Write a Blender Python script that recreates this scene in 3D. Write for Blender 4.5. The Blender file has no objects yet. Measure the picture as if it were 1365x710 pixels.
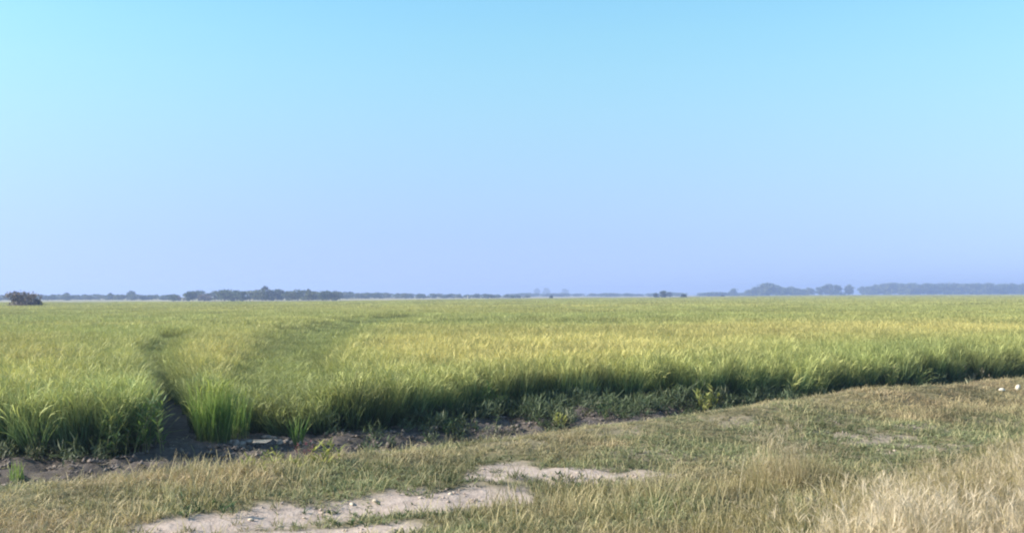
import bpy, math, random
import numpy as np
from mathutils import Matrix, Vector, Euler

random.seed(7)
rng = np.random.default_rng(11)
R = math.radians
scene = bpy.context.scene
COL = scene.collection

# ---------------------------------------------------------------- camera
CAM_Z = 1.70
W, H = 1365.0, 710.0                      # pixel frame the measurements were taken in
FPX = 1339.0
LENS = 36.0 * FPX / W
PITCH = math.atan(38.0 / FPX)
ROLL = R(0.20)
cam_d = bpy.data.cameras.new('camera')
cam_d.sensor_width = 36.0
cam_d.lens = LENS
cam_d.clip_start = 0.05
cam_d.clip_end = 20000.0
cam = bpy.data.objects.new('camera', cam_d)
COL.objects.link(cam)
CAM_ROT = (Matrix.Rotation(math.pi / 2 + PITCH, 3, 'X') @ Matrix.Rotation(-ROLL, 3, 'Z'))
cam.matrix_world = Matrix.Translation((0, 0, CAM_Z)) @ CAM_ROT.to_4x4()
scene.camera = cam

# ---------------------------------------------------------------- sky, sun, exposure
SUN_EL, SUN_AZ = R(31), R(-96)            # azimuth measured from the view direction (+Y), minus = left
world = bpy.data.worlds.new('World')
scene.world = world
world.use_nodes = True
wn = world.node_tree
wn.nodes.clear()
sky = wn.nodes.new('ShaderNodeTexSky')
sky.sky_type = 'NISHITA'
sky.sun_disc = False
sky.sun_elevation = SUN_EL
sky.sun_rotation = SUN_AZ
sky.altitude = 0
sky.air_density = 1.0
sky.dust_density = 0.3
sky.ozone_density = 2.0
tint = wn.nodes.new('ShaderNodeMix')
tint.data_type = 'RGBA'; tint.blend_type = 'MULTIPLY'
tint.inputs['Factor'].default_value = 1.0
# clear cyan air overhead, lavender towards the horizon: one even ramp over elevation all round
wtc = wn.nodes.new('ShaderNodeTexCoord'); wsp = wn.nodes.new('ShaderNodeSeparateXYZ')
wrp = wn.nodes.new('ShaderNodeValToRGB'); wrp.color_ramp.interpolation = 'LINEAR'
SKY_RAMP = [(0.0037, (0.352, 0.492, 1.053)), (0.0097, (0.343, 0.477, 1.008)), (0.0172, (0.339, 0.456, 0.933)), (0.0284, (0.345, 0.445, 0.859)), (0.0433, (0.371, 0.45, 0.774)), (0.0582, (0.401, 0.467, 0.728)), (0.0767, (0.452, 0.505, 0.695)), (0.0988, (0.511, 0.559, 0.686)), (0.1208, (0.565, 0.62, 0.689)), (0.1499, (0.63, 0.703, 0.708)), (0.1786, (0.683, 0.788, 0.737)), (0.2138, (0.724, 0.881, 0.781)), (0.2481, (0.733, 0.95, 0.825)), (0.2816, (0.717, 0.989, 0.88)), (0.55, (0.717, 0.8901, 0.88))]
while len(wrp.color_ramp.elements) < len(SKY_RAMP):
    wrp.color_ramp.elements.new(0.5)
for e, (p_, c_) in zip(wrp.color_ramp.elements, SKY_RAMP):
    e.position = p_; e.color = (*c_, 1)
wn.links.new(wtc.outputs['Generated'], wsp.inputs[0]); wn.links.new(wsp.outputs[2], wrp.inputs[0])
wn.links.new(wrp.outputs[0], tint.inputs[7])
bg = wn.nodes.new('ShaderNodeBackground')
bg.inputs['Strength'].default_value = 0.134
wo = wn.nodes.new('ShaderNodeOutputWorld')
wn.links.new(sky.outputs[0], tint.inputs[6])
wn.links.new(tint.outputs[2], bg.inputs['Color'])
wn.links.new(bg.outputs[0], wo.inputs['Surface'])

sd = bpy.data.lights.new('sun', 'SUN')
sd.energy = 5.0
sd.angle = R(0.6)
sd.color = (1.0, 0.93, 0.82)
sun = bpy.data.objects.new('sun', sd)
COL.objects.link(sun)
to_sun = Vector((math.sin(SUN_AZ) * math.cos(SUN_EL), math.cos(SUN_AZ) * math.cos(SUN_EL), math.sin(SUN_EL)))
sun.rotation_euler = to_sun.to_track_quat('Z', 'Y').to_euler()
sun.location = to_sun * 50

scene.view_settings.view_transform = 'Standard'
scene.view_settings.look = 'None'
scene.view_settings.gamma = 1.0
scene.view_settings.exposure = 1.0
scene.cycles.filter_width = 2.1
scene.cycles.max_bounces = 8
scene.cycles.volume_bounces = 1

# ---------------------------------------------------------------- helpers: projection, noise
_CR = np.array(CAM_ROT)


def to_px(P):
    """World points (n,3) -> pixel position in the photograph and depth."""
    d = (np.asarray(P, float) - np.array([0, 0, CAM_Z])) @ _CR
    z = np.maximum(-d[:, 2], 1e-3)
    return W / 2 + FPX * d[:, 0] / z, H / 2 - FPX * d[:, 1] / z, z


def at(px, py, z=0.0, depth=None):
    """The point on the plane z (or at a depth) seen at a pixel."""
    d = _CR @ np.array([(px - W / 2) / FPX, (H / 2 - py) / FPX, -1.0])
    k = depth if depth is not None else (z - CAM_Z) / d[2]
    return Vector((d[0] * k, d[1] * k, CAM_Z + d[2] * k))


def _hash(i, j, seed):
    n = (i.astype(np.int64) * 374761393 + j.astype(np.int64) * 668265263 + seed * 69069) & 0x7fffffff
    n = ((n ^ (n >> 13)) * 1274126177) & 0x7fffffff
    return ((n ^ (n >> 16)) & 0xffff) / 65535.0


def vnoise(x, y, seed=0):
    x = np.asarray(x, float); y = np.asarray(y, float)
    i = np.floor(x); j = np.floor(y)
    fx = x - i; fy = y - j
    fx = fx * fx * (3 - 2 * fx); fy = fy * fy * (3 - 2 * fy)
    a = _hash(i, j, seed); b = _hash(i + 1, j, seed)
    c = _hash(i, j + 1, seed); d = _hash(i + 1, j + 1, seed)
    return (a * (1 - fx) + b * fx) * (1 - fy) + (c * (1 - fx) + d * fx) * fy


def fbm(x, y, seed=0, oct=4):
    t = 0; a = 0.5; s = 0
    for k in range(oct):
        t = t + a * vnoise(np.asarray(x) * 2 ** k, np.asarray(y) * 2 ** k, seed + k * 17)
        s += a; a *= 0.5
    return t / s


def sstep(a, b, x):
    t = np.clip((np.asarray(x, float) - a) / (b - a), 0, 1)
    return t * t * (3 - 2 * t)


# ---------------------------------------------------------------- terrain
ANG = math.atan(0.70)                      # the track, the ditch and the field edge run this way
CU, SU = math.cos(ANG), math.sin(ANG)
T_RICE = 15.2
FIELD_Z = -0.56


def st(x, y):
    return x * CU + y * SU, -x * SU + y * CU


PROF_T = np.array([-40, -6, 0, 3.0, 4.6, 6.0, 6.3, 7.2, 7.6, 8.6, 9.3, 9.9, 11.0, 12.3, 13.4, 14.2, 14.8, 15.3, 17, 4000])
PROF_Z = np.array([-.5, -.3, .10, .22, .08, .03, -.02, -.02, .02, .03, .06, .0, -.62, -1.02, -.95, -.72, -.62, -.56, -.56, -.56])


def terrain(x, y):
    s, t = st(x, y)
    wob = (fbm(s * 0.35, t * 0.1 + 3, 5, 3) - 0.5) * 1.0
    tt = t + wob * sstep(7.4, 9.0, t) * (1 - sstep(20, 26, t))
    z = np.interp(tt, PROF_T, PROF_Z)
    # berm of the shoulder, higher and lumpier to the right
    bump = np.exp(-((tt - 9.0) / 0.7) ** 2) * (0.02 + 0.16 * sstep(7, 12, s)) * (0.35 + 1.3 * fbm(s * 0.7, tt * 0.5, 31, 3))
    z = z + bump
    near = (1 - sstep(40, 70, np.hypot(x, y)))
    z = z + near * (fbm(x * 0.8, y * 0.8, 41, 4) - 0.5) * 0.10
    z = z + near * (fbm(x * 4.0, y * 4.0, 43, 3) - 0.5) * 0.05
    soil = sstep(9.8, 11, tt) * (1 - sstep(15.4, 16.2, tt)) * near
    z = z + soil * ((fbm(x * 2.2, y * 2.2, 47, 3) - 0.5) * 0.22 + (fbm(x * 6.0, y * 6.0, 53, 3) - .5) * .19)
    return z


def tz(x, y):
    return float(terrain(np.array([x]), np.array([y]))[0])


def on_ground(px, py, z0=0.0):
    """Point of the terrain seen at a pixel."""
    z = z0
    for _ in range(25):
        p = at(px, py, z)
        z = z * 0.5 + tz(p.x, p.y) * 0.5
    return Vector((p.x, p.y, tz(p.x, p.y)))


def seg_px(px, py, segs):
    """Smallest distance to strips given in the photograph (1 = the strip's rim)."""
    best = np.full_like(px, 99.0)
    for x0, y0, x1, y1, th in segs:
        dx, dy = x1 - x0, (y1 - y0) * 4
        X, Y = px - x0, (py - y0) * 4
        u = np.clip((X * dx + Y * dy) / max(dx * dx + dy * dy, 1e-6), 0, 1)
        d = np.hypot(X - u * dx, Y - u * dy) / (th * 4)
        best = np.minimum(best, d)
    return best


def blobs(px, py, bl):
    v = np.zeros_like(px)
    for cx, cy, rx, ry, a in bl:
        v = v + a * np.exp(-(((px - cx) / rx) ** 2 + ((py - cy) / ry) ** 2))
    return v


TRACK = [(215, 714, 420, 684, 10), (420, 684, 690, 656, 10), (330, 716, 545, 698, 10),
         (660, 634, 850, 631, 10), (560, 668, 640, 655, 7), (490, 610, 530, 607, 2.0)]


def bare_mask(x, y):
    px, py, dep = to_px(np.stack([x, y, np.zeros_like(x)], 1))
    d = seg_px(px, py, TRACK)
    n = fbm(x * 2.0, y * 2.0, 61, 4)
    n2 = fbm(x * 6.0, y * 6.0, 63, 3)
    mott = .45 * sstep(.56, .68, fbm(x * 1.5, y * 1.5, 65, 4)) * np.clip(blobs(px, py, [(1120, 588, 260, 26, 1.2), (950, 600, 120, 14, .6), (420, 640, 200, 16, .5), (760, 600, 90, 10, .6)]), 0, 1)
    return np.maximum(mott, 1 - sstep(0.45, 1.35, d + (n - 0.5) * 1.5 + (n2 - .5) * .8)) * (y > 1)


def dry_mask(x, y):
    """How straw-coloured the low grass is (0 green .. 1 straw)."""
    px, py, dep = to_px(np.stack([x, y, np.zeros_like(x)], 1))
    v = 0.27 + blobs(px, py, [
        (40, 708, 160, 20, .75), (280, 655, 120, 12, .3), (1000, 548, 240, 16, .42), (1300, 527, 160, 14, .35),
        (1130, 606, 270, 30, -.42), (480, 632, 120, 10, -.3), (300, 690, 120, 12, -.22), (640, 640, 60, 10, -.2),
        (700, 580, 120, 12, .18), (930, 590, 100, 10, -.2), (830, 655, 200, 20, -.05), (150, 628, 180, 10, .1)])
    return np.clip(v + (fbm(x * 0.9, y * 0.9, 71, 4) - .5) * 1.5 + (fbm(x * 3.0, y * 3.0, 73, 2) - .5) * .5, 0, 1)


def set_attr(me, name, kind, dom, vals):
    a = me.attributes.new(name, kind, dom)
    key = 'vector' if kind == 'FLOAT_VECTOR' else 'value'
    a.data.foreach_set(key, np.ascontiguousarray(vals, dtype=np.int32 if kind == 'INT' else np.float32).ravel())


def new_mesh(name, V, F, mats, smooth=False, **attrs):
    me = bpy.data.meshes.new(name)
    V = np.asarray(V, np.float32)
    me.vertices.add(len(V)); me.vertices.foreach_set('co', V.ravel())
    F3 = [f for f in F if len(f)]
    loops = np.concatenate([np.asarray(f, np.int32).ravel() for f in F3])
    sizes = np.concatenate([np.full(len(f), np.asarray(f).shape[1], np.int32) for f in F3])
    me.loops.add(len(loops)); me.loops.foreach_set('vertex_index', loops)
    starts = np.concatenate([[0], np.cumsum(sizes)[:-1]]).astype(np.int32)
    me.polygons.add(len(sizes)); me.polygons.foreach_set('loop_start', starts)
    for k, v in attrs.items():
        set_attr(me, k, 'FLOAT', 'POINT', v)
    me.update(calc_edges=True)
    if smooth:
        me.polygons.foreach_set('use_smooth', np.ones(len(sizes), bool))
    for m in mats:
        me.materials.append(m)
    return me


# ---------------------------------------------------------------- materials
def nodes(name):
    m = bpy.data.materials.new(name)
    m.use_nodes = True
    n = m.node_tree.nodes; n.clear()
    return m, n, m.node_tree.links


def mixc(n, l, fac, a, b, mode='MIX'):
    x = n.new('ShaderNodeMix'); x.data_type = 'RGBA'; x.blend_type = mode
    for sock, v in ((x.inputs[0], fac), (x.inputs[6], a), (x.inputs[7], b)):
        if hasattr(v, 'is_linked'):
            l.new(v, sock)
        elif isinstance(v, (int, float)):
            sock.default_value = v if sock == x.inputs[0] else (v, v, v, 1)
        else:
            sock.default_value = (*v, 1)
    return x.outputs[2]


def mth(n, l, op, a, b=0.0, clamp=False):
    x = n.new('ShaderNodeMath'); x.operation = op; x.use_clamp = clamp
    for sock, v in ((x.inputs[0], a), (x.inputs[1], b)):
        if hasattr(v, 'is_linked'):
            l.new(v, sock)
        else:
            sock.default_value = v
    return x.outputs[0]


def plant_mat(name, root, mid, tip, dry, head_green, head_ripe, inst=True, transl=0.38, ripe=0.3, bright=1.0, rough=0.6):
    """Leaf material: colour runs along the blade (h), kind k=1 is a seed head, r varies blade by blade;
    an instance brings its own (ripeness, tone, dryness)."""
    m, n, l = nodes(name)

    def attr(nm, typ='GEOMETRY'):
        a = n.new('ShaderNodeAttribute'); a.attribute_name = nm; a.attribute_type = typ
        return a
    h = attr('h').outputs['Fac']; k = attr('k').outputs['Fac']; r = attr('r').outputs['Fac']
    if inst:
        sp = n.new('ShaderNodeSeparateXYZ')
        l.new(attr('tint', 'INSTANCER').outputs['Vector'], sp.inputs[0])
        ri, br, dr = sp.outputs
    else:
        ri, br, dr = ripe, bright, ripe
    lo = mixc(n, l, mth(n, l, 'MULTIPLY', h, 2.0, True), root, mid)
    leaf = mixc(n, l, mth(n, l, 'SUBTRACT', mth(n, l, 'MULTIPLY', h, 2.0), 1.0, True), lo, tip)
    # some blades are dead whatever the plant is
    dd = mth(n, l, 'ADD', mth(n, l, 'MULTIPLY', dr, 1.5), mth(n, l, 'SUBTRACT', mth(n, l, 'MULTIPLY', r, 0.7), 0.6), True)
    leaf = mixc(n, l, dd, leaf, dry)
    head = mixc(n, l, ri, head_green, head_ripe)
    c = mixc(n, l, k, leaf, head)
    tone = mth(n, l, 'MULTIPLY', br, mth(n, l, 'ADD', mth(n, l, 'MULTIPLY', r, 0.55), 0.72))
    cx = n.new('ShaderNodeCombineXYZ')
    for i in range(3):
        l.new(tone, cx.inputs[i])
    c = mixc(n, l, 1.0, c, cx.outputs[0], 'MULTIPLY')
    p = n.new('ShaderNodeBsdfPrincipled')
    p.inputs['Roughness'].default_value = rough
    p.inputs['Specular IOR Level'].default_value = 0.25
    l.new(c, p.inputs['Base Color'])
    t = n.new('ShaderNodeBsdfTranslucent')
    l.new(mixc(n, l, 1.0, c, (1.0, 1.0, 0.75), 'MULTIPLY'), t.inputs['Color'])
    mx = n.new('ShaderNodeMixShader'); mx.inputs[0].default_value = transl
    l.new(p.outputs[0], mx.inputs[1]); l.new(t.outputs[0], mx.inputs[2])
    o = n.new('ShaderNodeOutputMaterial')
    l.new(mx.outputs[0], o.inputs['Surface'])
    return m


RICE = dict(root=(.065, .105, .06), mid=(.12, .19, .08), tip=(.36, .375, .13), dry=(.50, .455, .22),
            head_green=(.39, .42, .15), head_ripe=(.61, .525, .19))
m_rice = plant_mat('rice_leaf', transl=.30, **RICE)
m_rice1 = plant_mat('rice_leaf_single', root=(.10, .15, .06), mid=(.15, .26, .055), tip=(.30, .37, .10), dry=(.44, .39, .18),
                    head_green=(.30, .36, .09), head_ripe=(.5, .42, .12), inst=False, ripe=0.15)
m_grass = plant_mat('low_grass', (.125, .14, .07), (.18, .20, .095), (.25, .27, .13), (.41, .315, .19), (.37, .325, .17), (.46, .365, .20), transl=0.25)
m_straw = plant_mat('dry_tall_grass', (.21, .18, .075), (.31, .26, .11), (.40, .33, .16), (.54, .45, .28), (.46, .38, .24), (.60, .50, .36), transl=0.3)
m_weed = plant_mat('weed_leaf', (.07, .12, .04), (.11, .19, .05), (.16, .24, .07), (.36, .32, .14), (.3, .3, .1), (.4, .35, .15), inst=False, ripe=0.1)
m_weed_dark = plant_mat('dark_weed_leaf', (.045, .075, .035), (.06, .11, .045), (.09, .14, .055), (.25, .22, .12), (.2, .2, .1), (.3, .25, .12), inst=False, ripe=0.05)
m_weed_yellow = plant_mat('yellow_weed_leaf', (.16, .20, .05), (.27, .30, .08), (.38, .38, .12), (.46, .40, .16), (.4, .36, .12), (.5, .4, .15), inst=False, ripe=0.25)
m_weed_red = plant_mat('red_weed_leaf', (.16, .05, .07), (.22, .07, .10), (.26, .12, .12), (.3, .2, .14), (.3, .12, .12), (.3, .12, .12), inst=False, ripe=0.1)
m_weed_dry = plant_mat('dry_weed_leaf', (.16, .13, .09), (.24, .20, .14), (.30, .26, .18), (.36, .31, .22), (.3, .26, .18), (.36, .3, .2), inst=False, ripe=0.4)


def ground_mat():
    m, n, l = nodes('earth')
    tc = n.new('ShaderNodeTexCoord')

    def noise(scale, det=5, rough=0.6):
        x = n.new('ShaderNodeTexNoise'); x.inputs['Scale'].default_value = scale
        x.inputs['Detail'].default_value = det; x.inputs['Roughness'].default_value = rough
        l.new(tc.outputs['Object'], x.inputs['Vector'])
        return x.outputs['Fac']

    def attr(nm):
        a = n.new('ShaderNodeAttribute'); a.attribute_name = nm
        return a.outputs['Fac']
    n1, n2, n3 = noise(1.3), noise(9.0), noise(45.0)

    def band(v, a, b):
        x = n.new('ShaderNodeMapRange'); x.inputs[1].default_value = a; x.inputs[2].default_value = b
        l.new(v, x.inputs[0]); return x.outputs[0]
    turf = mixc(n, l, band(n2, .35, .65), (.12, .115, .06), (.22, .18, .10))
    bare = mixc(n, l, band(n2, .3, .7), (.38, .295, .25), (.53, .435, .37))
    bare = mixc(n, l, band(n3, .35, .75), bare, mixc(n, l, .5, bare, (.24, .19, .15)))
    soil = mixc(n, l, band(n2, .3, .7), (.078, .066, .057), (.145, .12, .103))  # ditch earth, darkened so its colour carries the crop's shade
    far = mixc(n, l, band(noise(.02), .4, .6), (.24, .23, .11), (.33, .28, .17))
    c = mixc(n, l, attr('bare'), turf, bare)
    c = mixc(n, l, attr('soil'), c, soil)
    c = mixc(n, l, attr('far'), c, far)
    p = n.new('ShaderNodeBsdfPrincipled'); p.inputs['Roughness'].default_value = 0.95
    p.inputs['Specular IOR Level'].default_value = 0.1
    l.new(c, p.inputs['Base Color'])
    b = n.new('ShaderNodeBump'); b.inputs['Strength'].default_value = 0.6; b.inputs['Distance'].default_value = 0.03
    l.new(mth(n, l, 'ADD', n2, mth(n, l, 'MULTIPLY', n3, .5)), b.inputs['Height'])
    l.new(b.outputs[0], p.inputs['Normal'])
    o = n.new('ShaderNodeOutputMaterial'); l.new(p.outputs[0], o.inputs['Surface'])
    return m


def rough_mat(name, a, b, scale=6.0, bump=0.4):
    m, n, l = nodes(name)
    tc = n.new('ShaderNodeTexCoord')
    x = n.new('ShaderNodeTexNoise'); x.inputs['Scale'].default_value = scale; x.inputs['Detail'].default_value = 6
    l.new(tc.outputs['Object'], x.inputs['Vector'])
    r = n.new('ShaderNodeMapRange'); r.inputs[1].default_value = .35; r.inputs[2].default_value = .65
    l.new(x.outputs['Fac'], r.inputs[0])
    p = n.new('ShaderNodeBsdfPrincipled'); p.inputs['Roughness'].default_value = 0.9
    p.inputs['Specular IOR Level'].default_value = 0.134
    l.new(mixc(n, l, r.outputs[0], a, b), p.inputs['Base Color'])
    bp = n.new('ShaderNodeBump'); bp.inputs['Strength'].default_value = bump; bp.inputs['Distance'].default_value = 0.02
    l.new(x.outputs['Fac'], bp.inputs['Height']); l.new(bp.outputs[0], p.inputs['Normal'])
    o = n.new('ShaderNodeOutputMaterial'); l.new(p.outputs[0], o.inputs['Surface'])
    return m


m_ground = ground_mat()
m_mud = rough_mat('pale_and_sunlit_mud', (.42, .35, .27), (.60, .51, .40), 8)  # ledge's sunlight is put into this pale tone; track clods are simply pale
m_clod = rough_mat('dark_clod', (.09, .075, .07), (.17, .14, .13), 9)
m_stalk = rough_mat('straw_stem', (.44, .37, .24), (.58, .50, .34), 20)
m_block = rough_mat('mud_block', (.20, .17, .15), (.34, .29, .25), 9)
m_white = rough_mat('white_stone', (.52, .47, .39), (.64, .59, .50), 12, .25)
m_post = rough_mat('weathered_post', (.55, .53, .48), (.70, .67, .60), 4)
m_bark = rough_mat('bark', (.09, .07, .055), (.17, .14, .11), 3)
m_stem = rough_mat('weed_stem', (.14, .15, .07), (.24, .22, .11), 20)

# ---------------------------------------------------------------- ground, one sheet out to the horizon
def axis(lo, hi, step, far_lo, far_hi, k=1.22):
    a = list(np.arange(lo, hi + 1e-6, step))
    d = step; x = a[-1]; up = []
    while x < far_hi:
        d *= k; x = min(x + d, far_hi); up.append(x)
    d = step; x = a[0]; dn = []
    while x > far_lo:
        d *= k; x = max(x - d, far_lo); dn.append(x)
    return np.array(dn[::-1] + a + up)


gx = axis(-13, 24, 0.11, -3000, 3000)
gy = axis(4.5, 36, 0.11, -300, 3300)
GX, GY = np.meshgrid(gx, gy)
fx, fy = GX.ravel(), GY.ravel()
fz = terrain(fx, fy)
nx, ny = len(gx), len(gy)
ii = np.arange(nx * ny).reshape(ny, nx)
F = np.stack([ii[:-1, :-1], ii[:-1, 1:], ii[1:, 1:], ii[1:, :-1]], -1).reshape(-1, 4)
s_, t_ = st(fx, fy)
gm = new_mesh('ground', np.stack([fx, fy, fz], 1), [F], [m_ground], smooth=True,
              bare=bare_mask(fx, fy), soil=sstep(9.7, 10.6, t_ + (fbm(fx, fy, 3) - .5)), far=sstep(150, 230, fy))
ground = bpy.data.objects.new('ground', gm)
COL.objects.link(ground)
ground['kind'] = 'structure'

# ---------------------------------------------------------------- blades
def blades(n, base, az, length, lean, curve, width, segs=4, k=0.0, r=None, twist=None, tipw=0.0, belly=0.35):
    """n curved tapering blades at once -> verts, [quads], h, k, r."""
    def ar(v):
        return np.broadcast_to(np.asarray(v, float), (n,)).copy()
    az, length, lean, curve, width = map(ar, (az, length, lean, curve, width))
    r = rng.random(n) if r is None else ar(r)
    tw = rng.uniform(-1.2, 1.2, n) if twist is None else ar(twist)
    u = np.linspace(0, 1, segs + 1)
    th = lean[:, None] + curve[:, None] * (u[None, :] ** 1.6)
    thm = 0.5 * (th[:, 1:] + th[:, :-1])
    ds = length[:, None] / segs
    rad = np.concatenate([np.zeros((n, 1)), np.cumsum(np.sin(thm) * ds, 1)], 1)
    zz = np.concatenate([np.zeros((n, 1)), np.cumsum(np.cos(thm) * ds, 1)], 1)
    ca, sa = np.cos(az)[:, None], np.sin(az)[:, None]
    c = np.stack([base[:, 0:1] + rad * ca, base[:, 1:2] + rad * sa, base[:, 2:3] + zz], -1)
    w = np.where(u < belly, 0.55 + 0.45 * u / belly, 1 - (1 - tipw) * ((u - belly) / (1 - belly)) ** 1.5)
    wa = az + math.pi / 2 + tw
    side = np.stack([np.cos(wa), np.sin(wa), np.zeros(n)], -1)[:, None, :] * (0.5 * width[:, None] * w[None, :])[..., None]
    V = np.stack([c - side, c + side], 2).reshape(-1, 3)
    b0 = (np.arange(n) * (segs + 1) * 2)[:, None] + (np.arange(segs) * 2)[None, :]
    Fq = np.stack([b0, b0 + 1, b0 + 3, b0 + 2], -1).reshape(-1, 4)
    hh = np.repeat(np.tile(u, n), 2)
    return V, Fq, hh, np.full(len(V), float(k)), np.repeat(r, (segs + 1) * 2)


class Plant:
    def __init__(self):
        self.V, self.F, self.h, self.k, self.r, self.n = [], [], [], [], [], 0

    def add(self, out):
        V, F, h, k, r = out
        self.V.append(V); self.F.append(F + self.n); self.h.append(h); self.k.append(k); self.r.append(r)
        self.n += len(V)
        return self

    def mesh(self, name, mat):
        c = np.concatenate
        return new_mesh(name, c(self.V), [c(self.F)], [mat], h=c(self.h), k=c(self.k), r=c(self.r))


def disc(n, rad):
    a = rng.uniform(0, 2 * math.pi, n); q = rad * np.sqrt(rng.random(n))
    return np.stack([q * np.cos(a), q * np.sin(a), np.zeros(n)], 1)


def rice(p, n_leaf, n_head, rad, hgt, wid, base=None, segs=5):
    b = disc(n_leaf, rad) if base is None else base[rng.integers(0, len(base), n_leaf)] + disc(n_leaf, rad)
    p.add(blades(n_leaf, b, rng.uniform(0, 6.283, n_leaf), hgt * rng.uniform(.62, 1.08, n_leaf), rng.uniform(.02, .28, n_leaf),
                 np.abs(rng.normal(.28, .36, n_leaf)), wid * rng.uniform(.7, 1.25, n_leaf), segs))
    if n_head:
        b = disc(n_head, rad) if base is None else base[rng.integers(0, len(base), n_head)] + disc(n_head, rad)
        az = rng.uniform(0, 6.283, n_head)
        hl = hgt * rng.uniform(.62, .80, n_head); le = rng.uniform(.0, .16, n_head)
        p.add(blades(n_head, b, az, hl, le, 0.0, wid * .35, 1, k=0, tipw=.6))
        tip = b + np.stack([hl * np.sin(le) * np.cos(az), hl * np.sin(le) * np.sin(az), hl * np.cos(le)], 1)
        p.add(blades(n_head, tip, az, hgt * rng.uniform(.20, .28, n_head), rng.uniform(.1, .4, n_head),
                     rng.uniform(.7, 2.1, n_head), wid * rng.uniform(.9, 1.4, n_head), 4, k=1, tipw=.35, belly=.55))
    return p


def library(name, makers, mat):
    c = bpy.data.collections.new(name)                  # never linked to the scene: only instanced
    for i, mk in enumerate(makers):
        o = bpy.data.objects.new('%s_%03d' % (name, i), mk().mesh('%s_%03d' % (name, i), mat))
        c.objects.link(o)
    return c


def scatter(name, P, rot, scl, vid, tint, coll, label, cat):
    me = bpy.data.meshes.new(name)
    me.vertices.add(len(P)); me.vertices.foreach_set('co', np.asarray(P, np.float32).ravel())
    set_attr(me, 'rot', 'FLOAT_VECTOR', 'POINT', rot)
    set_attr(me, 'scl', 'FLOAT_VECTOR', 'POINT', scl)
    set_attr(me, 'vid', 'INT', 'POINT', vid)
    set_attr(me, 'tint', 'FLOAT_VECTOR', 'POINT', tint)
    o = bpy.data.objects.new(name, me); COL.objects.link(o)
    ng = bpy.data.node_groups.new(name + '_scatter', 'GeometryNodeTree')
    ng.interface.new_socket('Geometry', in_out='INPUT', socket_type='NodeSocketGeometry')
    ng.interface.new_socket('Geometry', in_out='OUTPUT', socket_type='NodeSocketGeometry')
    n, l = ng.nodes, ng.links
    gi, go = n.new('NodeGroupInput'), n.new('NodeGroupOutput')
    ci = n.new('GeometryNodeCollectionInfo'); ci.inputs['Collection'].default_value = coll
    ci.inputs['Separate Children'].default_value = True; ci.inputs['Reset Children'].default_value = True

    def named(nm, typ):
        a = n.new('GeometryNodeInputNamedAttribute'); a.data_type = typ; a.inputs['Name'].default_value = nm
        return a.outputs['Attribute']
    ip = n.new('GeometryNodeInstanceOnPoints')
    ip.inputs['Pick Instance'].default_value = True
    er = n.new('FunctionNodeEulerToRotation')
    l.new(gi.outputs[0], ip.inputs['Points']); l.new(ci.outputs[0], ip.inputs['Instance'])
    l.new(named('vid', 'INT'), ip.inputs['Instance Index'])
    l.new(named('rot', 'FLOAT_VECTOR'), er.inputs[0]); l.new(er.outputs[0], ip.inputs['Rotation'])
    l.new(named('scl', 'FLOAT_VECTOR'), ip.inputs['Scale'])
    l.new(ip.outputs[0], go.inputs[0])
    md = o.modifiers.new('scatter', 'NODES'); md.node_group = ng
    o['kind'] = 'stuff'; o['label'] = label; o['category'] = cat
    return o


# ---------------------------------------------------------------- the rice crop
def tuft(): return rice(Plant(), 40, 13, .10, .98, .0105)


def patch(side, n_t, per, heads, wid, segs):
    def mk():
        b = np.stack([rng.uniform(-side / 2, side / 2, n_t), rng.uniform(-side / 2, side / 2, n_t), np.zeros(n_t)], 1)
        return rice(Plant(), n_t * per, n_t * heads, .10, .98, wid, b, segs)
    return mk


NV = (9, 6, 5, 4)
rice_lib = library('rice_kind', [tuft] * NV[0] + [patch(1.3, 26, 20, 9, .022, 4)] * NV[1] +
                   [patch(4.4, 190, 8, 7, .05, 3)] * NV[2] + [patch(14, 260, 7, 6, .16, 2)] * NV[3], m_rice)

FB_X = np.array([-400, 0, 240, 440, 560, 700, 900, 1010, 1100, 1365, 1700])
FB_D = np.array([235, 235, 240, 240, 300, 370, 480, 800, 1150, 1250, 1250])

GAP = [Vector(p) for p in ((-4.95, 14.6, 0), (-6.45, 19.0, 0), (-8.6, 24.5, 0), (-11.0, 31.0, 0), (-13.4, 40.0, 0))]   # the open furrow
SWATH = [at(a, b, .38) for a, b in [(352, 520), (372, 484), (384, 460), (408, 440), (450, 428), (520, 418)]]


EDGE = [at(a, b, FIELD_Z) for a, b in ((-200, 615), (0, 610), (150, 608), (250, 591), (300, 582), (400, 579), (480, 574), (560, 564), (640, 552),
                                       (720, 542), (860, 536), (960, 533), (1100, 524), (1365, 503), (1500, 495))]
EDGE_S = np.array([st(p.x, p.y)[0] for p in EDGE]); EDGE_T = np.array([st(p.x, p.y)[1] for p in EDGE])
CLEAR = [at(a, b, FIELD_Z) for a, b in ((318, 586), (425, 590))]


def path_d(x, y, pts):
    best = np.full_like(x, 1e9); pos = np.zeros_like(x)
    for i in range(len(pts) - 1):
        a, b = pts[i], pts[i + 1]
        dx, dy = b.x - a.x, b.y - a.y
        u = np.clip(((x - a.x) * dx + (y - a.y) * dy) / (dx * dx + dy * dy), 0, 1)
        d = np.hypot(x - a.x - u * dx, y - a.y - u * dy)
        pos = np.where(d < best, (i + u) / (len(pts) - 1), pos); best = np.minimum(best, d)
    return best, pos


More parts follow.
